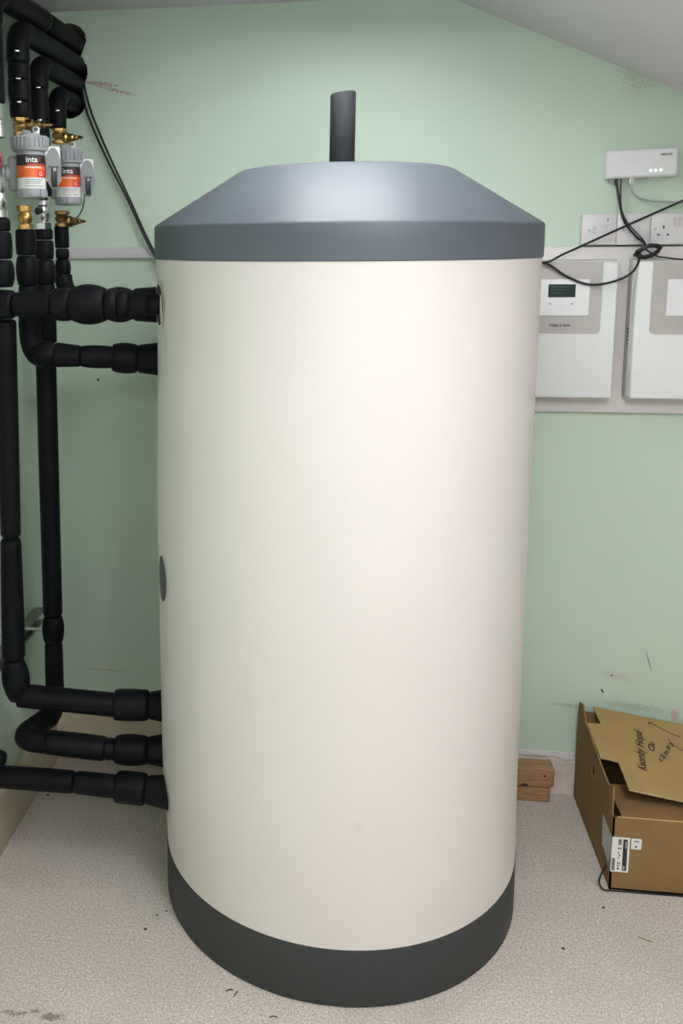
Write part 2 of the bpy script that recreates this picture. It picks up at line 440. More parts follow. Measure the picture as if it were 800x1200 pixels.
mk('cap', tank_rings([(0, TR - .01, 1.561), (0, b_r, 1.561), (0, b_r + .0012, 1.563), (0, b_r + .0018, 1.600), (0, b_r + .0016, 1.6295), (0, b_r + .0006, 1.6325), (0, b_r - .0022, 1.6355),
                      (0, rt_ + .012, 1.7505), (0, rt_ + .004, 1.7545), (0, rt_ - .010, 1.7575), (0, rt_ - .06, 1.7615), (0, 0.08, 1.764), (0, 0.002, 1.7645)]), M_GREY, tank, auto=25)

def tank_patch(ang, z, hw, hh, off, n=14, inner=None):
    """elliptic patch (or ring) that follows the jacket, off = height above it"""
    rings = [1.0, 0.75, 0.5, 0.25, 0.0] if inner is None else [1.0, (1 + inner) / 2, inner]
    vs, fs = [], []; seg = 40
    for r in rings:
        for k in range(seg):
            t = 2 * PI * k / seg
            dz = z + hh * r * math.sin(t); R = TR + 0.003 * bulge(dz) + off; a = ang + hw * r * math.cos(t) / TR
            vs.append(V((TX - 0.006 * bulge(dz) + R * math.cos(a), TY + R * math.sin(a), dz)))
    for i in range(len(rings) - 1):
        for k in range(seg):
            a = i * seg + k; b = i * seg + (k + 1) % seg; fs.append((a, b, b + seg, a + seg))
    return vs, fs
R_ = math.radians
mk('port_opening', tank_patch(R_(-158.6), 1.462, 0.046, 0.046, 0.0012), mat('dark_port_recess', (0.02, 0.017, 0.012), 0.7, noise=0.2), tank)
o = mk('port_ring', tank_patch(R_(-158.6), 1.462, 0.053, 0.053, 0.0022, inner=0.86), M_TANK, tank)
# torn jacket edge and brass-coloured thread seen inside the opening
mk('jacket_tear', tank_patch(R_(-154.6), 1.455, 0.012, 0.032, 0.0030), mat('torn_jacket_foam', (0.62, 0.58, 0.48), 0.8, noise=0.25, nscale=60), tank)
mk('plug', tank_patch(R_(-155.6), 0.838, 0.036, 0.054, 0.002), M_DPLAS, tank)
mk('plug_ring', tank_patch(R_(-155.6), 0.838, 0.042, 0.060, 0.0012, inner=0.88), M_TANK, tank)
mk('port_opening', tank_patch(R_(-160.3), 0.285, 0.046, 0.046, 0.0012), M_BLACK, tank)
mk('port_ring', tank_patch(R_(-160.3), 0.285, 0.053, 0.053, 0.0022, inner=0.87), M_TANK, tank)
mk('warning_sticker', tank_patch(R_(-160.5), 0.398, 0.016, 0.022, 0.0012), M_PAPER, tank)
mk('sensor_hole', tank_patch(R_(-162.5), 1.305, 0.006, 0.008, 0.0015), M_DPLAS, tank)

# foam-covered vent pipe standing on the cap
def vent():
    r, ri = 0.0285, 0.020
    p = [(ri, 0.03), (r - .002, 0.0), (r, 0.003), (r, 0.160), (r - .002, 0.163), (ri, 0.162), (ri - .001, 0.03)]
    return lathe(p, 36, (-0.0505, -0.452, 1.762), (0.008, 0.0, 1))
vs, fs = vent()
vs = [v + V((0, 0, 0.12 * (v.x + 0.05) if v.z > 1.9 else 0)) for v in vs]
tag(top('vent_pipe', (vs, fs), M_FOAM2, (-0.0505, -0.452, 1.762)), 'short black foam covered pipe sticking up from the tank cap', 'pipe')

# ------------------------------------------------------------------ insulated pipes
def sleeve_prof(L, r0, r1, bar, rr):
    rr = min(rr, L * 0.3); pr = [(0.6 * r0, 0.0), (r0 * (1 - bar) - rr, 0.0), (r0 * (1 - bar) - 0.3 * rr, 0.3 * rr)]
    N = 9
    for k in range(N):
        t = k / (N - 1); z = rr + (L - 2 * rr) * t
        pr.append(((r0 + (r1 - r0) * t) * (1 - bar * (2 * t - 1) ** 2), z))
    pr += [(r1 * (1 - bar) - 0.3 * rr, L - 0.3 * rr), (r1 * (1 - bar) - rr, L), (0.6 * r1, L)]
    return pr
def sleeve(t, p0, p1, r0, r1=None, bar=0.03, rr=0.005, name='insulation_sleeve', ma=None):
    p0, p1 = V(p0), V(p1); r1 = r1 or r0
    return mk(name, lathe(sleeve_prof((p1 - p0).length, r0, r1, bar, rr), 32, p0, p1 - p0), ma or M_FOAM, t, auto=55)
def elbow(t, p0, c, p1, r, n=12, name='insulation_elbow', rmid=None):
    p0, c, p1 = V(p0), V(c), V(p1); pts, rs = [], []
    for k in range(n + 1):
        s = k / n; pts.append(p0 * (1 - s) ** 2 + c * 2 * s * (1 - s) + p1 * s * s)
        rs.append(r + ((rmid or r) - r) * math.sin(PI * s))
    return mk(name, sweep(pts, rs, 28), M_FOAM, t)
def clip(t, p, d=(0.45, -0.9, 0)):
    """small bright staple head on a joint"""
    p = V(p); M = frame(p, d)
    return mk('joint_clip', xform(box(-0.005, 0.005, -0.0018, 0.0018, -0.001, 0.003, 0.001), M), M_CHROME, t)
GP = 'black foam insulated pipes'
def pipe(label, base): return thing('insulated_pipe', label, 'pipe', base, GP)

# T1: nearest top pipe into the visible port
t = pipe('thick bulging black insulated pipe entering the upper port of the tank', (-0.45, -0.6, 1.462))
y, z = -0.6, 1.462
xs = [(-0.90, -0.781, 0.034, 0.034, 0.05), (-0.781, -0.690, 0.0290, 0.0285, 0.05), (-0.688, -0.646, 0.0375, 0.0385, 0.05), (-0.647, -0.566, 0.0455, 0.0455, 0.16),
      (-0.567, -0.536, 0.0375, 0.0365, 0.08), (-0.538, -0.510, 0.036, 0.033, 0.06), (-0.512, -0.467, 0.029, 0.028, 0.04), (-0.470, -0.436, 0.0245, 0.0235, 0.02)]
for (a, b, r0, r1, br) in xs: sleeve(t, (a, y, z), (b, y, z), r0, r1, br, 0.006)
# short riser to the pump above, same run
t = pipe('stub of black insulated pipe under the pump at the left edge', (-0.818, -0.575, 1.50))
x, y = -0.818, -0.575
for (a, b, r, br) in [(1.655, 1.625, 0.0255, .02), (1.624, 1.563, 0.028, .06), (1.561, 1.50, 0.0305, .14)]: sleeve(t, (x, y, b), (x, y, a), r, r, br)

# A + P1
t = pipe('long black insulated pipe down the left edge, elbowing to the highest low port', (-0.8387, -0.56, 0.53))
ax = lambda z: -0.8203 + (1.3735 - z) * -0.0225
pa = lambda z: (ax(z), -0.56, z)
sleeve(t, pa(0.900), pa(1.425), 0.0245, 0.0250, 0.015, 0.008)
sleeve(t, pa(0.588), pa(0.897), 0.0290, 0.0255, 0.03, 0.009)
sleeve(t, (-0.8390, -0.56, 0.586), (-0.8300, -0.56, 0.482), 0.0350, 0.0330, 0.26, 0.006, 'insulation_elbow')
sleeve(t, (-0.831, -0.558, 0.491), (-0.590, -0.535, 0.4685), 0.0290, 0.0292, 0.0, 0.004)
sleeve(t, (-0.594, -0.534, 0.4685), (-0.508, -0.525, 0.468), 0.0385, 0.0385, 0.03, 0.007, 'insulation_coupling')
sleeve(t, (-0.508, -0.525, 0.468), (-0.455, -0.52, 0.467), 0.033, 0.042, 0.0, 0.005, 'insulation_coupling')

# B + P2 with the forward run
t = pipe('black insulated pipe behind the left one, looping forward to the middle low tank port', (-0.807, -0.35, 0.34))
bx = lambda z: -0.7988 + (1.286 - z) * -0.0125
pb = lambda z: (bx(z), -0.35, z)
sleeve(t, pb(0.617), pb(1.330), 0.0258, 0.0262, 0.01, 0.006)
sleeve(t, pb(0.539), pb(0.615), 0.0295, 0.0295, 0.14, 0.007, 'insulation_coupling')
sleeve(t, pb(0.375), pb(0.538), 0.0250, 0.0245, 0.03, 0.006)
elbow(t, (-0.810, -0.35, 0.385), (-0.811, -0.35, 0.345), (-0.812, -0.392, 0.348), 0.026)
sleeve(t, (-0.812, -0.390, 0.348), (-0.826, -0.505, 0.366), 0.0285, 0.029, 0.0, 0.003)
elbow(t, (-0.826, -0.503, 0.366), (-0.838, -0.565, 0.376), (-0.765, -0.556, 0.370), 0.029)
sleeve(t, (-0.768, -0.556, 0.370), (-0.614, -0.548, 0.357), 0.0300, 0.0305, 0.02, 0.008)
sleeve(t, (-0.616, -0.548, 0.357), (-0.590, -0.546, 0.3565), 0.0265, 0.0265, 0.0, 0.004)
sleeve(t, (-0.592, -0.546, 0.3565), (-0.510, -0.54, 0.3555), 0.0375, 0.0375, 0.07, 0.008, 'insulation_coupling')
sleeve(t, (-0.511, -0.54, 0.3555), (-0.456, -0.53, 0.354), 0.033, 0.042, 0.0, 0.005, 'insulation_coupling')

# P3
t = pipe('lowest black insulated pipe, just above the floor, into the bottom tank port', (-0.872, -0.6, 0.294))
sleeve(t, (-0.945, -0.615, 0.352), (-0.851, -0.612, 0.350), 0.0225, 0.0225, 0.12, 0.010, 'insulation_elbow')
sleeve(t, (-0.895, -0.6, 0.294), (-0.681, -0.6, 0.294), 0.0275, 0.0278, 0.03, 0.007)
sleeve(t, (-0.680, -0.6, 0.294), (-0.572, -0.6, 0.290), 0.0272, 0.0280, 0.02, 0.006)
sleeve(t, (-0.577, -0.6, 0.290), (-0.502, -0.6, 0.288), 0.0380, 0.0385, 0.02, 0.007, 'insulation_coupling')
sleeve(t, (-0.501, -0.6, 0.288), (-0.434, -0.6, 0.286), 0.0335, 0.0415, 0.0, 0.006, 'insulation_coupling')

# T2 with the elbow from the column behind the nearest pipe
t = pipe('second highest black insulated pipe running level into the tank side', (-0.50, -0.45, 1.322))
sleeve(t, (-0.7745, -0.49, 1.3360), (-0.7190, -0.489, 1.3350), 0.0330, 0.0300, 0.08, 0.011, 'insulation_elbow')
sleeve(t, (-0.726, -0.489, 1.3345), (-0.664, -0.485, 1.3310), 0.0300, 0.0258, 0.0, 0.005)
sleeve(t, (-0.666, -0.485, 1.3310), (-0.585, -0.467, 1.3270), 0.0278, 0.0280, 0.07, 0.007)
sleeve(t, (-0.594, -0.467, 1.3265), (-0.531, -0.452, 1.3220), 0.0370, 0.0375, 0.07, 0.009, 'insulation_coupling')
sleeve(t, (-0.533, -0.452, 1.3220), (-0.464, -0.443, 1.3210), 0.0345, 0.0415, 0.0, 0.006, 'insulation_coupling')

# T1b from the column nearest the wall
t = pipe('bulging black insulated pipe half hidden behind the top tank pipe', (-0.55, -0.25, 1.4387))
sleeve(t, (-0.800, -0.18, 1.585), (-0.800, -0.18, 1.645), 0.0195, 0.0195, 0.02)
sleeve(t, (-0.800, -0.18, 1.556), (-0.800, -0.18, 1.584), 0.0185, 0.0185, 0.04)
sleeve(t, (-0.800, -0.18, 1.508), (-0.800, -0.18, 1.556), 0.0215, 0.0215, 0.16)
elbow(t, (-0.800, -0.18, 1.512), (-0.795, -0.19, 1.445), (-0.715, -0.23, 1.4387), 0.024)
sleeve(t, (-0.725, -0.228, 1.4387), (-0.66, -0.25, 1.4387), 0.032, 0.032, 0.02)
sleeve(t, (-0.664, -0.25, 1.4387), (-0.588, -0.25, 1.4387), 0.0475, 0.046, 0.16, 0.008, 'insulation_coupling')
sleeve(t, (-0.59, -0.25, 1.4387), (-0.435, -0.25, 1.4387), 0.043, 0.053, 0.0, 0.008, 'insulation_coupling')

# column under the near filter, ends in the T2 elbow
t = pipe('black insulated column under the nearer filter, with a round bulge', (-0.80, -0.455, 1.36))
for (a, b, r, br) in [(1.632, 1.570, 0.0245, .02), (1.569, 1.497, 0.0270, .14), (1.498, 1.43, 0.0225, .02)]: sleeve(t, (-.80, -.455, b), (-.80, -.455, a), r, r, br)
sleeve(t, (-.80, -.455, 1.385), (-.80, -.455, 1.432), 0.0265, 0.026, 0.03)
elbow(t, (-.80, -.455, 1.39), (-.80, -.455, 1.325), (-.760, -.470, 1.326), 0.0262)
# column between the two filters
t = pipe('black insulated column under the nickel valve, between the two filters', (-0.80, -0.32, 1.36))
for (a, b, r, br) in [(1.634, 1.607, 0.0235, .02), (1.606, 1.558, 0.0245, .05), (1.557, 1.494, 0.0265, .14), (1.496, 1.345, 0.0235, .01)]: sleeve(t, (-.80, -.325, b), (-.80, -.325, a), r, r, br)

# overhead pipes out of the wall hole
t = pipe('topmost black insulated pipe from the wall hole, running past the other columns', (-0.80, 0.0, 2.145))
sleeve(t, (-.80, 0.10, 2.146), (-.80, -.26, 2.145), 0.0262, 0.0268, 0.0)
sleeve(t, (-.80, -.261, 2.145), (-.812, -.52, 2.143), 0.0268, 0.0272, 0.0)
elbow(t, (-.812, -.51, 2.143), (-.816, -.575, 2.143), (-.818, -.575, 2.08), 0.0275)
sleeve(t, (-.818, -.575, 2.00), (-.818, -.575, 2.085), 0.0265, 0.0265, 0.02); sleeve(t, (-.818, -.575, 1.905), (-.818, -.575, 1.999), 0.0262, 0.0255, 0.02)
t = pipe('black insulated pipe from the wall hole dropping to the nearer filter, clipped at three joints', (-0.80, 0.0, 2.09))
sleeve(t, (-.80, 0.10, 2.09), (-.80, -.40, 2.089), 0.0258, 0.0262, 0.0)
elbow(t, (-.80, -.395, 2.089), (-.80, -.455, 2.09), (-.80, -.455, 2.035), 0.0262)
for (a, b, r) in [(2.045, 2.013, .0262), (2.012, 1.975, .0255), (1.974, 1.925, .0262), (1.924, 1.889, .0248)]: sleeve(t, (-.80, -.455, b), (-.80, -.455, a), r, r, .03, .003)
for zz in (2.034, 1.973, 1.921): clip(t, (-.793, -.482, zz))
t = pipe('black insulated pipe from the wall hole dropping to the middle column', (-0.80, 0.0, 2.037))
sleeve(t, (-.80, 0.10, 2.037), (-.80, -.27, 2.037), 0.0245, 0.0250, 0.0)
elbow(t, (-.80, -.265, 2.037), (-.80, -.32, 2.037), (-.80, -.32, 1.985), 0.0245)
sleeve(t, (-.80, -.32, 1.975), (-.80, -.32, 1.996), 0.0245, 0.0245, 0.02, .003); sleeve(t, (-.80, -.32, 1.715), (-.80, -.32, 1.974), 0.0238, 0.0235, 0.02, .003)
for zz in (1.974, 1.897): clip(t, (-.792, -.3465, zz))
t = pipe('short black insulated pipe from the lower wall hole dropping to the farther filter', (-0.80, 0.0, 1.985))
sleeve(t, (-.812, 0.10, 1.985), (-.802, -.13, 1.985), 0.0240, 0.0245, 0.0)
elbow(t, (-.803, -.12, 1.985), (-.80, -.18, 1.987), (-.80, -.18, 1.94), 0.0240)
sleeve(t, (-.80, -.18, 1.895), (-.80, -.18, 1.946), 0.0225, 0.0238, 0.0, .003)
clip(t, (-.792, -.2045, 1.938))

# ------------------------------------------------------------------ fittings
def nut(r, z0, z1): return [(r * .72, z0), (r, z0 + .0015), (r, z1 - .0015), (r * .72, z1)]
def brass_valve(label, x, y, z0, z1, spur=True, spurz=None, sd=(0.75, -0.66, -0.04), ma=None, k=1.0):
    t = thing('brass_valve', label, 'valve', (x, y, z0))
    H = z1 - z0; r = 0.019 * k; ma = ma or M_BRASS
    mk('lower_nut', lathe(nut(r, z0, z0 + H * .26), 6, (x, y, 0), phase=.3), ma, t, smooth=False)
    mk('upper_nut', lathe(nut(r, z1 - H * .26, z1), 6, (x, y, 0), phase=.3), ma, t, smooth=False)
    mk('body', lathe([(r * .7, z0 + H * .2), (r * .72, z0 + H * .30), (r * .95, z0 + H * .42), (r * .98, z0 + H * .58), (r * .72, z0 + H * .70), (r * .7, z1 - H * .2)], 24, (x, y, 0)), ma, t)
    if spur:
        sz = spurz if spurz is not None else z0 + H * .5
        p = V((x, y, sz)); d = V(sd).normalized()
        mk('side_branch', lathe([(0.009 * k, 0.0), (0.010 * k, 0.012), (0.014 * k, 0.016), (0.014 * k, 0.027), (0.0105 * k, 0.030), (0.0105 * k, 0.038)], 20, p, d), ma, t, auto=30)
        mk('drain_spout', lathe([(0.0095 * k, 0.036), (0.0095 * k, 0.044), (0.006 * k, 0.047), (0.0065 * k, 0.056), (0.004 * k, 0.058), (0.0045 * k, 0.066), (0.0015 * k, 0.074)], 16, p, d), ma, t, auto=30)
    return t
brass_valve('brass valve just above the nearer grey filter', -.80, -.455, 1.843, 1.893, True, 1.872, (0.9, 0.1, 0.0))
brass_valve('brass valve just below the nearer grey filter', -.80, -.455, 1.628, 1.688, False)
brass_valve('brass valve with pointed drain spout above the farther filter', -.797, -.18, 1.856, 1.898, True, 1.871, (0.96, -0.28, -0.02), k=1.05)
brass_valve('dark brass valve with pointed drain spout below the farther filter', -.797, -.18, 1.640, 1.684, True, 1.655, (0.96, -0.28, 0.0), ma=mat('tarnished_brass', (0.26, 0.16, 0.06), 0.4, metal=1.0, noise=0.3, nscale=80), k=1.05)
# nickel isolating valve on the middle column
t = thing('nickel_valve', 'bright nickel isolating valve on the middle pipe column', 'valve', (-.80, -.325, 1.633))
p = (-.80, -.325, 0)
mk('lower_nut', lathe(nut(.020, 1.632, 1.650), 6, p), M_CHROME, t, smooth=False)
mk('body', lathe([(.013, 1.645), (.014, 1.652), (.0195, 1.660), (.0205, 1.672), (.015, 1.680), (.0145, 1.688), (.019, 1.693), (.019, 1.703), (.012, 1.712), (.012, 1.722)], 24, p), M_CHROME, t, auto=30)
mk('lever', lathe([(.0085, 0), (.0095, .004), (.0095, .014), (.006, .018)], 14, (-.80, -.335, 1.678), (-0.5, -0.85, 0)), M_BLACK, t)

# ------------------------------------------------------------------ magnetic filters
def filter_unit(label, loc, rotz, wire):
    t = thing('magnetic_filter', label, 'filter', loc, 'grey inline magnetic filters', rotz)
    K = dict(local=True)
    r = 0.0335
    mk('canister', lathe([(r * .6, 0.0), (r * .90, 0.001), (r * .97, 0.006), (r, 0.012), (r, 0.106), (r * .96, 0.112)], 40), M_GPLAS, t, **K)
    # ribs at the foot
    for k in range(10):
        a = 2 * PI * k / 10 - PI / 2 + .15
        mk('foot_rib', xform(box(-.0085, .0085, -.0015, .0015, 0.003, .019, .001), Matrix.Rotation(a + PI / 2, 4, 'Z') @ Matrix.Translation((0, -r, 0))), M_GPLAS, t, **K)
    cap = mk('screw_cap', lathe([(r * .9, 0.106), (.0405, .107), (.0415, .110), (.0415, .136), (.039, .140), (.024, .142), (.023, .146), (.010, .147)], 48), M_GPLAS, t, auto=30, **K)
    for k in range(26):
        a = 2 * PI * k / 26
        mk('grip_rib', xform(box(-.0016, .0016, -.0022, .0008, .114, .1375, .0007, 1), Matrix.Rotation(a, 4, 'Z') @ Matrix.Translation((0, -.0415, 0))), M_GPLAS, cap, **K)
    mk('bleed_body', lathe([(.011, .142), (.011, .152), (.008, .154)], 20, (-.008, 0, 0)), M_GPLAS, t, **K)
    mk('bleed_valve', lathe([(.008, .140), (.0085, .150), (.0085, .158), (.006, .161)], 20, (.014, -.006, 0)), M_PRINTW, t, **K)
    mk('bleed_screw', lathe([(.0045, 0), (.0045, .004)], 12, (.014, -.0135, .155), (0, -1, 0)), M_DPLAS, t, **K)
    # pipe connector body behind the canister
    mk('connector_body', box(-.052, -.006, .005, .045, .018, .098, .010, 3), M_GPLAS, t, **K)
    mk('connector_port', lathe([(.012, 0), (.019, .002), (.019, .010), (.014, .013), (.013, .018)], 24, (-.05, .02, .058), (-1, -.2, 0)), M_GPLAS, t, **K)
    # printed label wrapped round the canister
    def band(name, z0, z1, a0, a1, ma, off=.0006, par=None):
        n = 16; vs, fs = [], []
        for k in range(n + 1):
            a = -PI / 2 + a0 + (a1 - a0) * k / n
            for zz in (z0, z1): vs.append(V(((r + off) * math.cos(a), (r + off) * math.sin(a), zz)))
        fs = [(2 * k, 2 * k + 2, 2 * k + 3, 2 * k + 1) for k in range(n)]
        return mk(name, (vs, fs), ma, par or t, local=True)
    A0, A1 = -1.25, 1.15
    lab = band('label', .021, .097, A0, A1, M_PRINTW, .0004)
    band('black_band', .073, .097, A0, A1, M_PRINTK, par=lab)
    band('orange_band', .046, .073, A0, A1, M_ORANGE, par=lab)
    band('red_square', .046, .063, 0.35, A1, M_REDO, .0009, lab)
    band('red_line', .0745, .0765, -0.30, A1, M_REDO, .0009, lab)
    def wrap(d, a, z, ma, name, off=.0011):
        vs = [V(((r + off) * math.cos(-PI / 2 + a + v.x / r), (r + off) * math.sin(-PI / 2 + a + v.x / r), z + v.y)) for v in d[0]]
        mk(name, (vs, d[1]), ma, lab, smooth=False, local=True)
    wrap(fit_w(text2d('inta', .0185, bold=.0003), .026), -0.36, .0800, M_PRINTW, 'lettering')
    wrap(fit_w(text2d('K', .0185), .010), 0.47, .0800, mat('dark_red_print', (.22, .03, .02), .4), 'lettering')
    wrap(fit_w(text2d('G', .013), .008), 0.50, .050, M_PRINTW, 'lettering')
    for k in range(8): band('print_mark', .0665, .0705, -0.42 + k * .14, -0.42 + k * .14 + .10, M_PRINTW, .0009, lab)
    for k, zz in enumerate((.040, .036, .032, .026)): band('print_line', zz, zz + .0018, -0.45, 0.75 - .1 * (k % 3), M_PRINTG, .0009, lab)
    # plastic tag with the oval window hanging at the right
    M = frame((.050, -.010, .066), (0.28, -0.96, 0), (0, 0, 1))
    mk('tag_card', prism(rrect(-.018, .018, -.028, .052, .004), M @ Matrix.Translation((0, 0, -.002)), .0015), M_PRINTW, t, local=True)
    ov = [(.0185 * math.cos(2 * PI * k / 36), .047 * math.sin(2 * PI * k / 36) + .002) for k in range(36)]
    tg = mk('tag_disc', prism(ov, M, .003), mat('grey_tag_plastic', (.22, .235, .235), .3, noise=.05), t, auto=30, local=True)
    mk('tag_sensor', xform(box(-.006, .006, -.040, .006, .003, .009, .001), M), M_BLACK, tg, local=True)
    mk('tag_chip', xform(box(-.003, .003, -.004, .003, .009, .0098), M), M_GPLAS, tg, local=True)
    for s in (-1, 1): mk('tag_rivet', lathe([(.0022, 0), (.0022, .0045)], 10, M @ V((.010 * s, .006, .002)), M.to_3x3() @ V((0, 0, 1))), M_DPLAS, tg, local=True)
    return t
filter_unit('nearer and larger looking grey filter with black and orange label', (-.764, -.50, 1.701), R_(22), False)
filter_unit('farther grey filter with orange label and thin wire below its tag', (-.763, -.225, 1.695), R_(16), True)
tag(top('sensor_wire', sweep(catmull([(-.7135, -.247, 1.722), (-.714, -.250, 1.705), (-.722, -.250, 1.680), (-.737, -.240, 1.664), (-.752, -.215, 1.656)], 6), .0018, 8), M_CABLE, (-.7135, -.247, 1.722)),
    'thin black wire curving down from the farther filter tag', 'wire')

# circulation pump at the left edge, mostly cut by the frame
t = thing('circulation_pump', 'red and black circulation pump cut off by the left edge', 'pump', (-.818, -.575, 1.74))
px_, py_, pz_ = -.832, -.60, 1.782
dd = V((0.35, -0.94, 0))
mk('casing', lathe([(.020, -.05), (.036, -.04), (.038, -.01), (.036, 0)], 36, (px_, py_, pz_), dd), M_DPLAS, t)
mk('red_ring', lathe([(.030, 0), (.0365, .002), (.0365, .012), (.030, .014)], 36, (px_, py_, pz_), dd), M_RED, t)
mk('motor_head', lathe([(.032, .010), (.033, .014), (.033, .034), (.030, .038), (.012, .038)], 36, (px_, py_, pz_), dd), M_BLACK, t, auto=30)
mk('face_ring', lathe([(.018, .0375), (.024, .0385), (.024, .0405), (.018, .0415)], 36, (px_, py_, pz_), dd), M_PRINTW, t)
mk('face_dial', lathe([(.016, .0375), (.016, .0425), (.010, .0435)], 28, (px_, py_, pz_), dd), M_BLACK, t)
mk('upper_union', lathe([(.017, 1.83), (.023, 1.833), (.023, 1.868), (.020, 1.872), (.020, 1.905)], 12, (-.818, -.575, 0)), M_STEEL, t, auto=25)
mk('lower_union', lathe([(.018, 1.655), (.021, 1.657), (.021, 1.672), (.016, 1.678), (.019, 1.69), (.019, 1.70), (.015, 1.71), (.018, 1.722), (.018, 1.745)], 16, (-.818, -.575, 0)), M_CHROME, t, auto=25)

# ------------------------------------------------------------------ steel channels
def channel_data(y0, y1, x0, x1, z0, z1, th=.0025, lip=.008):
    M = wallM(y0)
    pol = [(x0, z0), (x1, z0), (x1, z0 + lip), (x1 - th, z0 + lip), (x1 - th, z0 + th), (x0 + th, z0 + th), (x0 + th, z1 - th), (x1 - th, z1 - th), (x1 - th, z1 - lip), (x1, z1 - lip), (x1, z1), (x0, z1)]
    return prism(pol, M, y0 - y1)
t = thing('strut_channel', 'galvanised strut channel with pipe clamps on the left wall', 'channel', (-.95, -.5, .513))
mk('channel', channel_data(-.10, -1.0, -.95, -.917, .494, .533), M_DSTEEL, t, smooth=False)
for (yy, zz, xe) in [(-.35, .575, -.832), (-.56, .548, -.862)]:
    mk('clamp_bracket', join(box(-.917, -.912, yy - .016, yy + .016, .500, zz + .014, .001), box(-.912, -.890, yy - .010, yy + .010, zz - .010, zz + .010, .002)), M_DSTEEL, t, auto=30)
    mk('threaded_rod', lathe([(.0045, 0), (.0045, xe + .905)], 12, (-.905, yy, zz), (1, 0, 0)), M_STEEL, t)
t = thing('ceiling_rail', 'galvanised rail along the ceiling corner above the pipes', 'rail', (-.85, -.3, 2.20))
mk('channel', channel_data(-.005, -1.2, -.905, -.868, 2.192, 2.229), M_DSTEEL, t, smooth=False)
for yy in (-.02, -.09, -.17, -.33): mk('rail_bolt', lathe([(.009, 0), (.009, .006), (.005, .007), (.005, .014)], 6, (-.868, yy, 2.205), (1, 0, -.2)), M_CHROME, t, smooth=False)

# ------------------------------------------------------------------ control units on the board
def control_unit(label, x0, x1, lcd):
    t = thing('control_unit', label, 'control unit', ((x0 + x1) / 2, -.022, 1.183), 'white control units on the board')
    z0, z1 = 1.183, 1.5425
    yb, yf = -.0225, -.090
    bm = bmesh.new(); bmesh.ops.create_cube(bm, size=1)
    for v in bm.verts: v.co = V(((x0 + x1) / 2 + v.co.x * (x1 - x0), (yb + yf) / 2 + v.co.y * (yb - yf), (z0 + z1) / 2 + v.co.z * (z1 - z0)))
    es = [e for e in bm.edges if all(v.co.y < -.05 for v in e.verts)] + [e for e in bm.edges if abs(e.verts[0].co.y - e.verts[1].co.y) > .01]
    bmesh.ops.bevel(bm, geom=es, offset=.007, segments=4, profile=.5, affect='EDGES')
    body = mk('housing', dump(bm), M_UNIT, t, auto=20)
    mk('back_tray', box(x0 - .003, x1 + .001, -.060, -.0222, z0 - .001, z1 + .0035, .002), M_PANEL, t, auto=30)
    g0, g1, gz = x0 + .0385, x1 - .040, 1.355
    pan = mk('control_panel', prism(rrect(g0, g1, gz, z1 - .001, .011, (1, 1, 0, 0)), wallM(yf + .001), .0035), M_PANEL, t, smooth=False)
    d0, d1 = x0 + .0755, x1 - .0715
    fas = mk('display_fascia', prism(rrect(d0, d1, 1.4025, 1.4965, .003), wallM(yf - .0025), .004), M_WHITE, pan, smooth=False)
    mk('display', prism(rrect(lcd, lcd + .068, 1.4500, 1.4835, .001), wallM(yf - .0064), .0010), M_LCD, fas, smooth=False)
    for k in range(3): mk('display_line', prism(rrect(lcd + .006, lcd + .05 - .009 * k, 1.4765 - k * .008, 1.4785 - k * .008, .0003, n=1), wallM(yf - .0074), .0002), M_LCDP, fas, smooth=False)
    for k in (0, 1): mk('button', lathe([(.003, 0), (.003, .0008), (.002, .0012)], 14, (lcd + .006 + .055 * k, yf - .0064, 1.4330), (0, -1, 0)), M_PANEL, fas)
    mk('touch_wheel', lathe([(.0135, 0), (.014, .0005), (.014, .0008), (.0115, .0010), (.009, .0006)], 32, (lcd + .033, yf - .0064, 1.4270), (0, -1, 0)), M_UNIT, fas)
    M = wallM(yf - .0027) @ Matrix.Translation((lcd + .0065, 1.3730, 0))
    mk('lettering', xform(fit_w(text2d('STIEBEL ELTRON', .0095, bold=.0004), .053), M), mat('dark_grey_print', (.035, .033, .03), .5), pan, smooth=False)
    for k in range(5): mk('vent_slot', box(x0 - .0042, x0 - .002, -.058, -.045, 1.322 + k * .010, 1.327 + k * .010), M_BLACK, t, smooth=False)
    return t
control_unit('white control unit tucked beside the tank, its dark display visible', .3435, .6545, .4795)
control_unit('white control unit at the right edge, cut by the frame', .699, 1.010, .835)

# ------------------------------------------------------------------ electrical plates
GS = 'white electrical plates above the board'
def plate(label, cat, x0, x1, name):
    t = thing(name, label, cat, ((x0 + x1) / 2, 0, 1.583), GS)
    mk('back_box', box(x0 + .002, x1 - .002, -.024, 0.0, 1.585, 1.661, .002), M_BOARD, t, auto=30)
    fp = mk('face_plate', box(x0 + .0006, x1 - .0006, -.0315, -.024, 1.5835, 1.663, .0018), mat('white_socket_plastic', (.70, .68, .69), .35, noise=.01), t, auto=30)
    return t, fp
def screw(fp, x, z): mk('screw', lathe([(.0034, 0), (.0034, .0006), (.002, .0011)], 14, (x, -.0315, z), (0, -1, 0)), M_STEEL, fp)
t, fp = plate('square white switched plate, leftmost above the board', 'switch', .569, .6575, 'fused_switch')
screw(fp, .5884, 1.6215); screw(fp, .6443, 1.621)
mk('rocker', box(.618, .634, -.0335, -.0312, 1.611, 1.635, .0012), M_RAIL, fp); mk('fuse_drawer', box(.596, .606, -.0322, -.0312, 1.612, 1.632, .0005), M_RAIL, fp)
mk('indicator_slot', box(.6328, .6352, -.0319, -.0312, 1.645, 1.653), M_BLACK, fp, smooth=False)
t, fp = plate('square white plate behind the crossing black cables', 'switch', .6575, .7420, 'fused_switch')
screw(fp, .6735, 1.6215); screw(fp, .7275, 1.621)
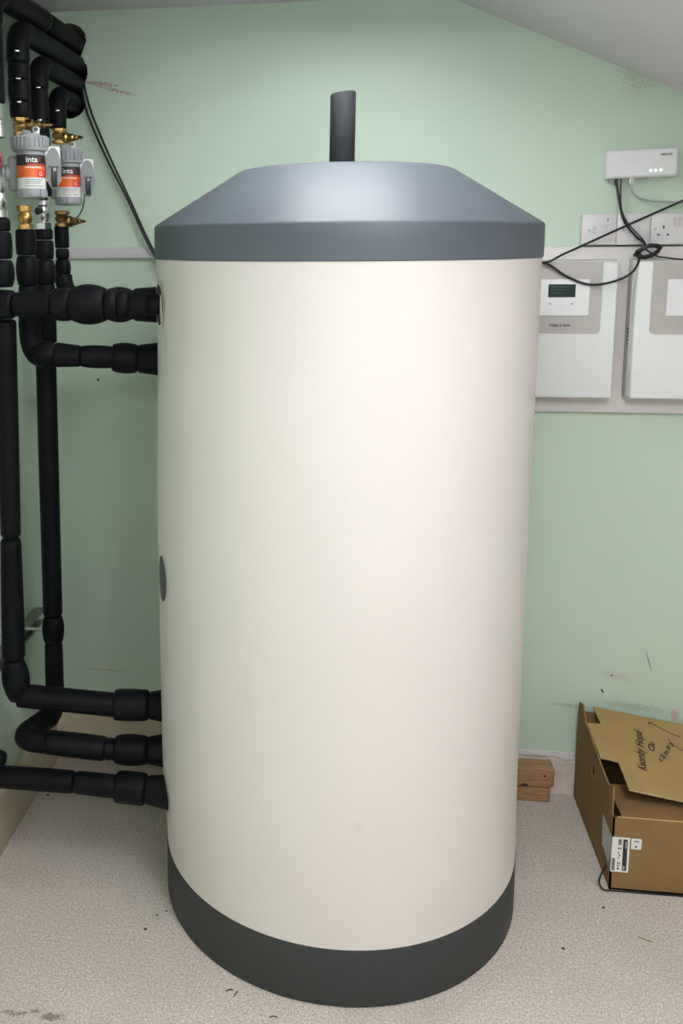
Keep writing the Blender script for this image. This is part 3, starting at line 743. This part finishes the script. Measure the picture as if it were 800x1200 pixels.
mk('rocker', box(.700, .716, -.0335, -.0312, 1.611, 1.635, .0012), M_RAIL, fp); mk('fuse_drawer', box(.680, .691, -.0322, -.0312, 1.612, 1.632, .0005), M_RAIL, fp)
t, fp = plate('white double socket with pin holes at the right edge', 'socket', .7420, .893, 'power_socket')
screw(fp, .753, 1.6245); screw(fp, .882, 1.6245)
for dx in (0, .072):
    mk('earth_hole', box(.7722 + dx, .7762 + dx, -.0320, -.0312, 1.6245, 1.6325), M_BLACK, fp, smooth=False)
    mk('live_hole', box(.7590 + dx, .7655 + dx, -.0320, -.0312, 1.6068, 1.6108), M_BLACK, fp, smooth=False)
    mk('neutral_hole', box(.7820 + dx, .7885 + dx, -.0320, -.0312, 1.6068, 1.6108), M_BLACK, fp, smooth=False)
for dx in (0, .017): mk('rocker', box(.799 + dx, .812 + dx, -.0340, -.0312, 1.631, 1.652, .0012), M_RAIL, fp)

# ------------------------------------------------------------------ gateway box on the wall
t = thing('network_gateway', 'small white wall box with three green lights and cables below', 'router', (.711, 0, 1.79))
M = wallM(0) @ Matrix.Translation((.711, 1.792, 0)) @ Matrix.Rotation(R_(2.0), 4, 'Z')
pol = rrect(-.0885, .0885, -.0365, .0365, .006, n=4)
vs = []; rings = [(0.0, 0.0, 1.0), (.006, 0.0, 1.0), (.026, 0.0, 1.0), (.032, .002, 1.0), (.0352, .006, 1.0)]
n = len(pol); fs = []
for (dz, ins, _) in rings:
    for (a, b) in pol: vs.append(M @ V((a * (1 - ins / .0885), b * (1 - ins / .0365), dz)))
for i in range(len(rings) - 1):
    for k in range(n): fs.append((i * n + k, i * n + (k + 1) % n, (i + 1) * n + (k + 1) % n, (i + 1) * n + k))
fs += [tuple(range((len(rings) - 1) * n, len(rings) * n)), tuple(reversed(range(n)))]
body = mk('housing', (vs, fs), M_WHITE, t, auto=24)
for k in range(3): mk('status_light', lathe([(.0034, 0), (.0034, .0006), (.0015, .0009)], 16, M @ V((.020 + .0125 * k, -.0205, .0352)), M.to_3x3() @ V((0, 0, 1))), M_LED, body)
mk('lettering', xform(fit_w(text2d('STIEBEL ELTRON', .0066, bold=.0003), .029), M @ Matrix.Translation((.043, .0165, .0356))), M_PRINTG if False else mat('dark_grey_print', (.035, .033, .03), .5), body, smooth=False)
mk('base_port', lathe([(.010, 0), (.010, .008)], 20, M @ V((-.068, -.036, .014)), M.to_3x3() @ V((0, -1, 0))), M_GPLAS, t)
mk('port_strip', xform(box(-.055, .02, -.0385, -.036, .006, .024, .0008), M), M_PANEL, t)

# ------------------------------------------------------------------ cables
def cable(name, label, pts, r, ma, sub=8, seg=8):
    o = top(name, sweep(catmull(pts, sub), r, seg), ma, pts[0]); tag(o, label, 'cable'); return o
def loops(c, L, H, tilt, turns, y0, y1, rnd, start=0.0):
    out = []; N = turns * 10; ct, st = math.cos(tilt), math.sin(tilt)
    for k in range(N + 1):
        a = start + 2 * PI * turns * k / N
        l = L * (1 - .28 * abs(math.sin(k * 1.7 + rnd))); h = H * (1 - .38 * abs(math.sin(k * .9 + rnd)))
        x, z = l * math.cos(a), h * math.sin(a)
        out.append((c[0] + x * ct - z * st, y0 + (y1 - y0) * (0.5 + 0.5 * math.sin(k * .63 + rnd)), c[1] + x * st + z * ct))
    return out
cc = (.730, 1.5665)
# left: two cables out of the wall hole, behind the tank, out on the right
cable('black_cable', 'upper black cable from wall hole, behind the tank, stretched up past the sockets',
      [(-.79, .06, 2.05), (-.777, -.004, 2.037), (-.757, -.012, 1.960), (-.710, -.016, 1.845), (-.655, -.018, 1.727), (-.578, -.017, 1.563), (-.50, -.010, 1.48), (-.30, -.008, 1.45), (0, -.008, 1.44), (.20, -.03, 1.47), (.29, -.055, 1.552), (.38, -.09, 1.556), (.4625, -.100, 1.5395), (.517, -.094, 1.5625), (.6455, -.080, 1.6215), (.8082, -.060, 1.6945), (.92, -.05, 1.746), (1.0, -.01, 1.78)], .0030, M_CABLE)
cable('black_cable', 'black cable slung below the coil and back behind the tank to the wall hole',
      [(-.80, .06, 2.045), (-.784, -.004, 2.033), (-.768, -.012, 1.955), (-.717, -.021, 1.838), (-.659, -.024, 1.724), (-.581, -.023, 1.560), (-.50, -.011, 1.465), (-.30, -.008, 1.435), (0, -.008, 1.425), (.20, -.035, 1.45), (.29, -.065, 1.553), (.38, -.10, 1.557), (.4600, -.104, 1.5405), (.4862, -.104, 1.528), (.5225, -.102, 1.504), (.5785, -.101, 1.483), (.636, -.101, 1.4895), (.682, -.101, 1.512), (.7030, -.085, 1.545)]
      + loops(cc, .0335, .0175, .30, 8, -.074, -.050, 0.3, PI) +
      [(.722, -.064, 1.582), (.700, -.058, 1.605), (.672, -.052, 1.640), (.660, -.044, 1.68), (.655, -.03, 1.72), (.651, -.022, 1.754)], .0031, M_CABLE, 6)
cable('black_cable', 'thin black cable hanging from the wall box through the coil to the right edge',
      [(.664, -.022, 1.756), (.662, -.030, 1.72), (.663, -.046, 1.675), (.676, -.060, 1.640), (.700, -.066, 1.612), (.718, -.070, 1.590)]
      + loops((.731, 1.566), .030, .0135, .30, 4, -.080, -.058, 1.9, PI * .6) +
      [(.752, -.066, 1.5545), (.775, -.062, 1.5505), (.8181, -.060, 1.5450), (.95, -.055, 1.535), (1.10, -.028, 1.50)], .0021, M_CABLE, 6)
tag(top('cable_plug', lathe([(.0045, 0), (.0045, .006), (.0035, .007), (.0035, .016), (.002, .018)], 14, (.651, -.0215, 1.7545), (0.03, 0, -1)), M_BLACK, (.651, -.0215, 1.7545)), 'small black plug under the wall box', 'plug')
t = thing('network_plug', 'clear plug on the grey cable under the wall box', 'plug', (.689, -.022, 1.745))
mk('plug_body', box(.683, .6945, -.028, -.0175, 1.741, 1.7575, .001), M_PRINTW, t); mk('latch', box(.6865, .691, -.0305, -.0278, 1.743, 1.756, .0006), M_SLEEVE, t)
cable('grey_cable', 'pale grey network cable curving right from the wall box',
      [(.6888, -.0225, 1.742), (.690, -.024, 1.728), (.700, -.024, 1.712), (.722, -.022, 1.700), (.760, -.018, 1.695), (.83, -.014, 1.690), (1.0, -.010, 1.675), (1.2, -.006, 1.66)], .0027, M_GCABLE)

# ------------------------------------------------------------------ timber blocks
tag(top('timber_block', box(.40, .5545, -.0715, -.0205, 0.0, .0520, .007, 3), M_WOOD, (.48, -.05, 0), auto=30), 'lower pine offcut on the floor by the skirting', 'wood block', 'pine offcuts')
tag(top('timber_block', box(.395, .5625, -.0800, -.0215, .0522, .1085, .006, 3), M_WOOD, (.48, -.05, .0555), auto=30), 'upper pine offcut stacked on the other by the skirting', 'wood block', 'pine offcuts')

# ------------------------------------------------------------------ cardboard carton
BX0, BX1, BY0, BY1, BH, TH = .630, 1.080, -.4286, -.026, .1955, .0045
t = thing('cardboard_box', 'open brown cardboard carton with half closed lid by the right wall', 'box', (.85, -.23, 0))
def panelX(x0, poly, th): # polygon in (y,z), thickness along +x
    M = Matrix(((0, 0, 1), (1, 0, 0), (0, 1, 0))).to_4x4(); M.translation = V((x0, 0, 0))
    return prism(poly, M, th)
mk('bottom_panel', box(BX0, BX1, BY0, BY1, .0005, .005), M_CARD, t, smooth=False)
# left panel with the hand hole cut across its upper crease
mk('side_panel', join(box(BX0, BX0 + TH, BY0, -.243, .0005, BH), box(BX0, BX0 + TH, -.203, BY1, .0005, BH),
                      prism([(-.243, .0005), (-.203, .0005), (-.203, .178), (-.215, .172), (-.232, .174), (-.243, .184)], Matrix(((0, 0, 1, BX0), (1, 0, 0, 0), (0, 1, 0, 0), (0, 0, 0, 1))), TH)), M_CARD, t, smooth=False)
mk('hand_hole_flap', panelX(BX0 + .005, [(-.232, .172), (-.216, .176), (-.214, .196), (-.224, .206)], .002), M_PRINTW, t, smooth=False)
mk('side_panel', panelX(BX1 - TH, [(BY0, .0005), (BY1, .0005), (BY1, BH), (BY0, BH)], TH), M_CARD, t, smooth=False)
mk('front_panel', box(BX0, BX1, BY0, BY0 + TH, .0005, BH), M_CARD, t, smooth=False)
mk('back_panel', prism([(BX0, .0005), (BX1, .0005), (BX1, .205), (.93, .222), (BX0, .270)], wallM(BY1), TH), M_CARD, t, smooth=False)
# left flap standing up above the crease
mk('side_flap', panelX(BX0 - .0006, [(-.4150, BH + .001), (-.238, BH + .001), (-.232, .212), (-.224, .216), (-.214, .208), (-.208, BH + .001), (-.032, BH + .001), (-.034, .298), (-.072, .309), (-.118, .274), (-.20, .266), (-.30, .253), (-.372, .2475), (-.398, .262), (-.4135, .268)], .0040), M_CARD, t, smooth=False)
# front flap folded inwards
mk('front_flap', xform(box(.652, BX1 - .01, -.4265, -.265, -.0045, 0.0), Matrix.Translation((0, 0, .1965)) @ Matrix.Translation((0, -.4265, 0)) @ Matrix.Rotation(R_(-3.0), 4, 'X') @ Matrix.Translation((0, .4265, 0))), M_CARD, t, smooth=False)
mk('front_flap_edge', sweep([(.640, -.4272, .1972), (.75, -.4280, .1968), (.88, -.4276, .1972), (BX1 - .005, -.4272, .1970)], .0016, 6), M_CARDL, t)
# lid: back flap folded forward, slightly twisted
def lidz(x, y):
    xl = min(x, .92); z = .2836 - .15511 * (xl - .6694) + .10896 * (y + .03)
    return z - .02 * max(0.0, x - .92)
def lid():
    ys = [-.030, -.1098, -.2702, -.380]; lx = [.6690, .6720, .6776, .6769]
    cols = [lx, [.73] * 4, [.80] * 4, [.86] * 4, [.92] * 4, [1.06] * 4]
    pts = [(x, y) for c in cols for x, y in zip(c, ys)] + [(.6320, -.1200), (.6340, -.2675)]
    q = [(i * 4 + j, i * 4 + j + 1, (i + 1) * 4 + j + 1, (i + 1) * 4 + j) for i in range(5) for j in range(3)] + [(24, 25, 2, 1)]
    bm = bmesh.new(); n = len(pts); lay = []
    for dz in (0.0, -.0042):
        lay.append([bm.verts.new((x, y, lidz(x, y) + dz + (0.002 * math.sin(x * 60) if y < -.37 else 0))) for x, y in pts])
    cnt = {}
    for f in q:
        bm.faces.new([lay[0][i] for i in f]); bm.faces.new([lay[1][i] for i in reversed(f)])
        for k in range(4):
            e = (f[k], f[(k + 1) % 4]); cnt.setdefault(frozenset(e), []).append(e)
    for es in cnt.values():
        if len(es) == 1:
            i, j = es[0]; bm.faces.new((lay[0][j], lay[0][i], lay[1][i], lay[1][j]))
    return dump(bm)
d = lid()
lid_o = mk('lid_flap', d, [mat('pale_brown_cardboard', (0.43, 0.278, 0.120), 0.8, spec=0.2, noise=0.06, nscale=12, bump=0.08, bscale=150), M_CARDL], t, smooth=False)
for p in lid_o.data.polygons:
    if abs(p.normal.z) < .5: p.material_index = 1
# marker writing on the lid
def write(s, x, y, ang, size, w=None, shear=.25):
    d = text2d(s, size, shear=shear, bold=.0007)
    if w: d = fit_w(d, w)
    ca, sa = math.cos(ang), math.sin(ang); vs = []
    for v in d[0]:
        X = x + v.x * ca - v.y * sa; Y = y + v.x * sa + v.y * ca; vs.append(V((X, Y, lidz(X, Y) + .0008)))
    mk('handwriting', (vs, d[1]), M_INK, lid_o, smooth=False)
write('Keomby', .7440, -.290, math.atan2(.0958, .018), .030, .098)
write('Hopal', .7650, -.186, math.atan2(.0958, .018), .029, .080)
write('Clu', .7900, -.196, math.atan2(.0463, .012), .022, .046)
write('c 2 m P 2', .7960, -.236, math.atan2(.0924, .0598), .017, .112)
for pts in ([(.815, -.058), (.830, -.066), (.86, -.090), (.885, -.098)], [(.848, -.118), (.852, -.140), (.868, -.160), (.888, -.172), (.90, -.196)], [(.812, -.068), (.812, -.058), (.822, -.055)]):
    q = catmull([(x, y, lidz(x, y) + .0006) for x, y in pts], 6)
    mk('pen_line', sweep(q, .0009, 5), M_INK, lid_o)
# shipping label on the corner, plastic document sleeve on the side, small sticker
lab = mk('shipping_label', prism(rrect(.6305, .6722, .0498, .1440, .001, n=2), wallM(BY0 - .0002), .0005), M_PAPER, t, smooth=False)
W = wallM(BY0 - .0008)
mk('black_block', prism([(.6570, .0545), (.6675, .0545), (.6668, .1395), (.6565, .1395)], W, .0003), M_PRINTK, lab, smooth=False)
for k in range(9): mk('barcode_bar', prism([(.6452, .1235 + k * .0018), (.6530, .1235 + k * .0018), (.6530, .1246 + k * .0018), (.6452, .1246 + k * .0018)], W, .0003), M_PRINTK, lab, smooth=False)
for k in range(16): mk('barcode_bar', prism([(.6325, .0540 + k * .0021), (.6395, .0540 + k * .0021), (.6395, .0553 + k * .0021), (.6325, .0553 + k * .0021)], W, .0003), M_PRINTK, lab, smooth=False)
for (a, b, c_, d_) in [(.6450, .6490, .112, .1165), (.6505, .6530, .112, .1165), (.6455, .6485, .100, .104), (.6480, .6510, .093, .097), (.6455, .6485, .087, .090), (.6450, .6485, .072, .0765), (.6500, .6530, .072, .075), (.6455, .6500, .057, .062), (.6455, .6500, .0655, .069)]:
    mk('print_mark', prism([(a, c_), (b, c_), (b, d_), (a, d_)], W, .0003), M_PRINTK, lab, smooth=False)
for k in range(5): mk('white_mark', prism([(.6585 + .0016 * (k % 2), .058 + k * .002), (.6630, .058 + k * .002), (.6630, .0588 + k * .002), (.6585, .0588 + k * .002)], wallM(BY0 - .0011), .0002), M_PRINTW, lab, smooth=False)
for k in range(6): mk('white_mark', prism([(.6620, .116 + k * .003), (.6645, .116 + k * .003), (.6645, .1175 + k * .003), (.6620, .1175 + k * .003)], wallM(BY0 - .0011), .0002), M_PRINTW, lab, smooth=False)
stk = mk('small_sticker', prism(rrect(.6752, .6995, .1145, .1430, .0008, n=1), wallM(BY0 - .0002), .0004), M_PAPER, t, smooth=False)
mk('print_mark', prism([(.681, .1330), (.694, .1330), (.694, .1385), (.681, .1385)], W, .0002), M_PRINTG, stk, smooth=False)
mk('print_mark', prism([(.684, .1195), (.690, .1195), (.690, .1235), (.684, .1235)], W, .0002), M_PRINTK, stk, smooth=False)
sl_ = mk('document_sleeve', panelX(BX0 - .0008, [(-.4275, .0495), (-.3470, .0640), (-.3380, .1445), (-.4260, .1410)], .0007), M_SLEEVE, t, smooth=False)
mk('document_print', panelX(BX0 - .0012, [(-.4250, .0560), (-.418, .0575), (-.4175, .0850), (-.4245, .0840)], .0003), M_PRINTK, sl_, smooth=False)
mk('document_print', panelX(BX0 - .0012, [(-.4220, .0920), (-.4080, .0930), (-.4080, .1200), (-.4210, .1195)], .0003), M_PRINTG, sl_, smooth=False)
mk('document_print', panelX(BX0 - .0012, [(-.4110, .0555), (-.3530, .0640), (-.3530, .0680), (-.4110, .0600)], .0003), M_PRINTK, sl_, smooth=False)
# strap end curling out at the front corner
tag(top('strap', sweep(catmull([(.6295, -.392, .040), (.618, -.410, .036), (.607, -.425, .024), (.607, -.432, .012), (.616, -.437, .004), (.640, -.437, .0035), (.74, -.436, .003), (.95, -.436, .003)], 6), .0022, 6), M_BLACK, (.62, -.43, .0035)),
    'thin black strap curling round the carton foot', 'strap')

# ------------------------------------------------------------------ debris on the floor
def chip(label, x, y, s, ma=M_DEBRIS, name='debris_chip'):
    rnd = random.Random(int((x + y) * 9999)); n = 7
    vs = [V((x + s * math.cos(2 * PI * k / n) * rnd.uniform(.5, 1.1), y + s * .7 * math.sin(2 * PI * k / n) * rnd.uniform(.5, 1.1), .0005)) for k in range(n)]
    vs += [V((x + (v.x - x) * .6, y + (v.y - y) * .6, .002 + rnd.uniform(0, .002))) for v in vs]
    fs = [tuple(reversed(range(n))), tuple(range(n, 2 * n))] + [(k, (k + 1) % n, n + (k + 1) % n, n + k) for k in range(n)]
    tag(top(name, (vs, fs), ma, (x, y, .0005), smooth=False), label, 'debris', 'specks of debris on the floor')
chip('dark crumb on the floor left of the tank base', -.485, -.712, .006)
chip('tiny dark crumb nearest the left of the tank base', -.4474, -.6461, .004)
chip('tiny dark crumb just left of the pair by the tank base', -.4668, -.6633, .004)
chip('brown crumb on the floor between the tank and the carton', .4767, -.6504, .006, mat('brown_debris', (.09, .06, .03), .8, noise=.3, nscale=200))
chip('dark crumb on the floor in front of the carton', .60, -.50, .004)
chip('dark speck on the floor below the lowest pipe', -.8921, -.2142, .007)
tag(top('twig', sweep([(.655, -.592, .002), (.668, -.599, .0024), (.683, -.604, .002)], .0012, 6), M_TWIG, (.668, -.599, .001)), 'dry twig on the floor in front of the carton', 'twig')
for i, (x, y, a) in enumerate([(-.262, -.870, .3), (-.247, -.877, 1.2), (-.1617, -.929, .2)]):
    tag(top('fibre', sweep(catmull([(x - .008 * math.cos(a), y - .008 * math.sin(a), .0015), (x, y + .003, .002), (x + .008 * math.cos(a), y + .008 * math.sin(a), .0015)], 4), .0011, 6), M_DEBRIS, (x, y, .001)),
        ['curled dark fibre in front of the tank base, left of two', 'curled dark fibre in front of the tank base, right of two', 'dark fibre at the bottom edge in front of the tank'][i], 'fibre', 'fibres on the floor')
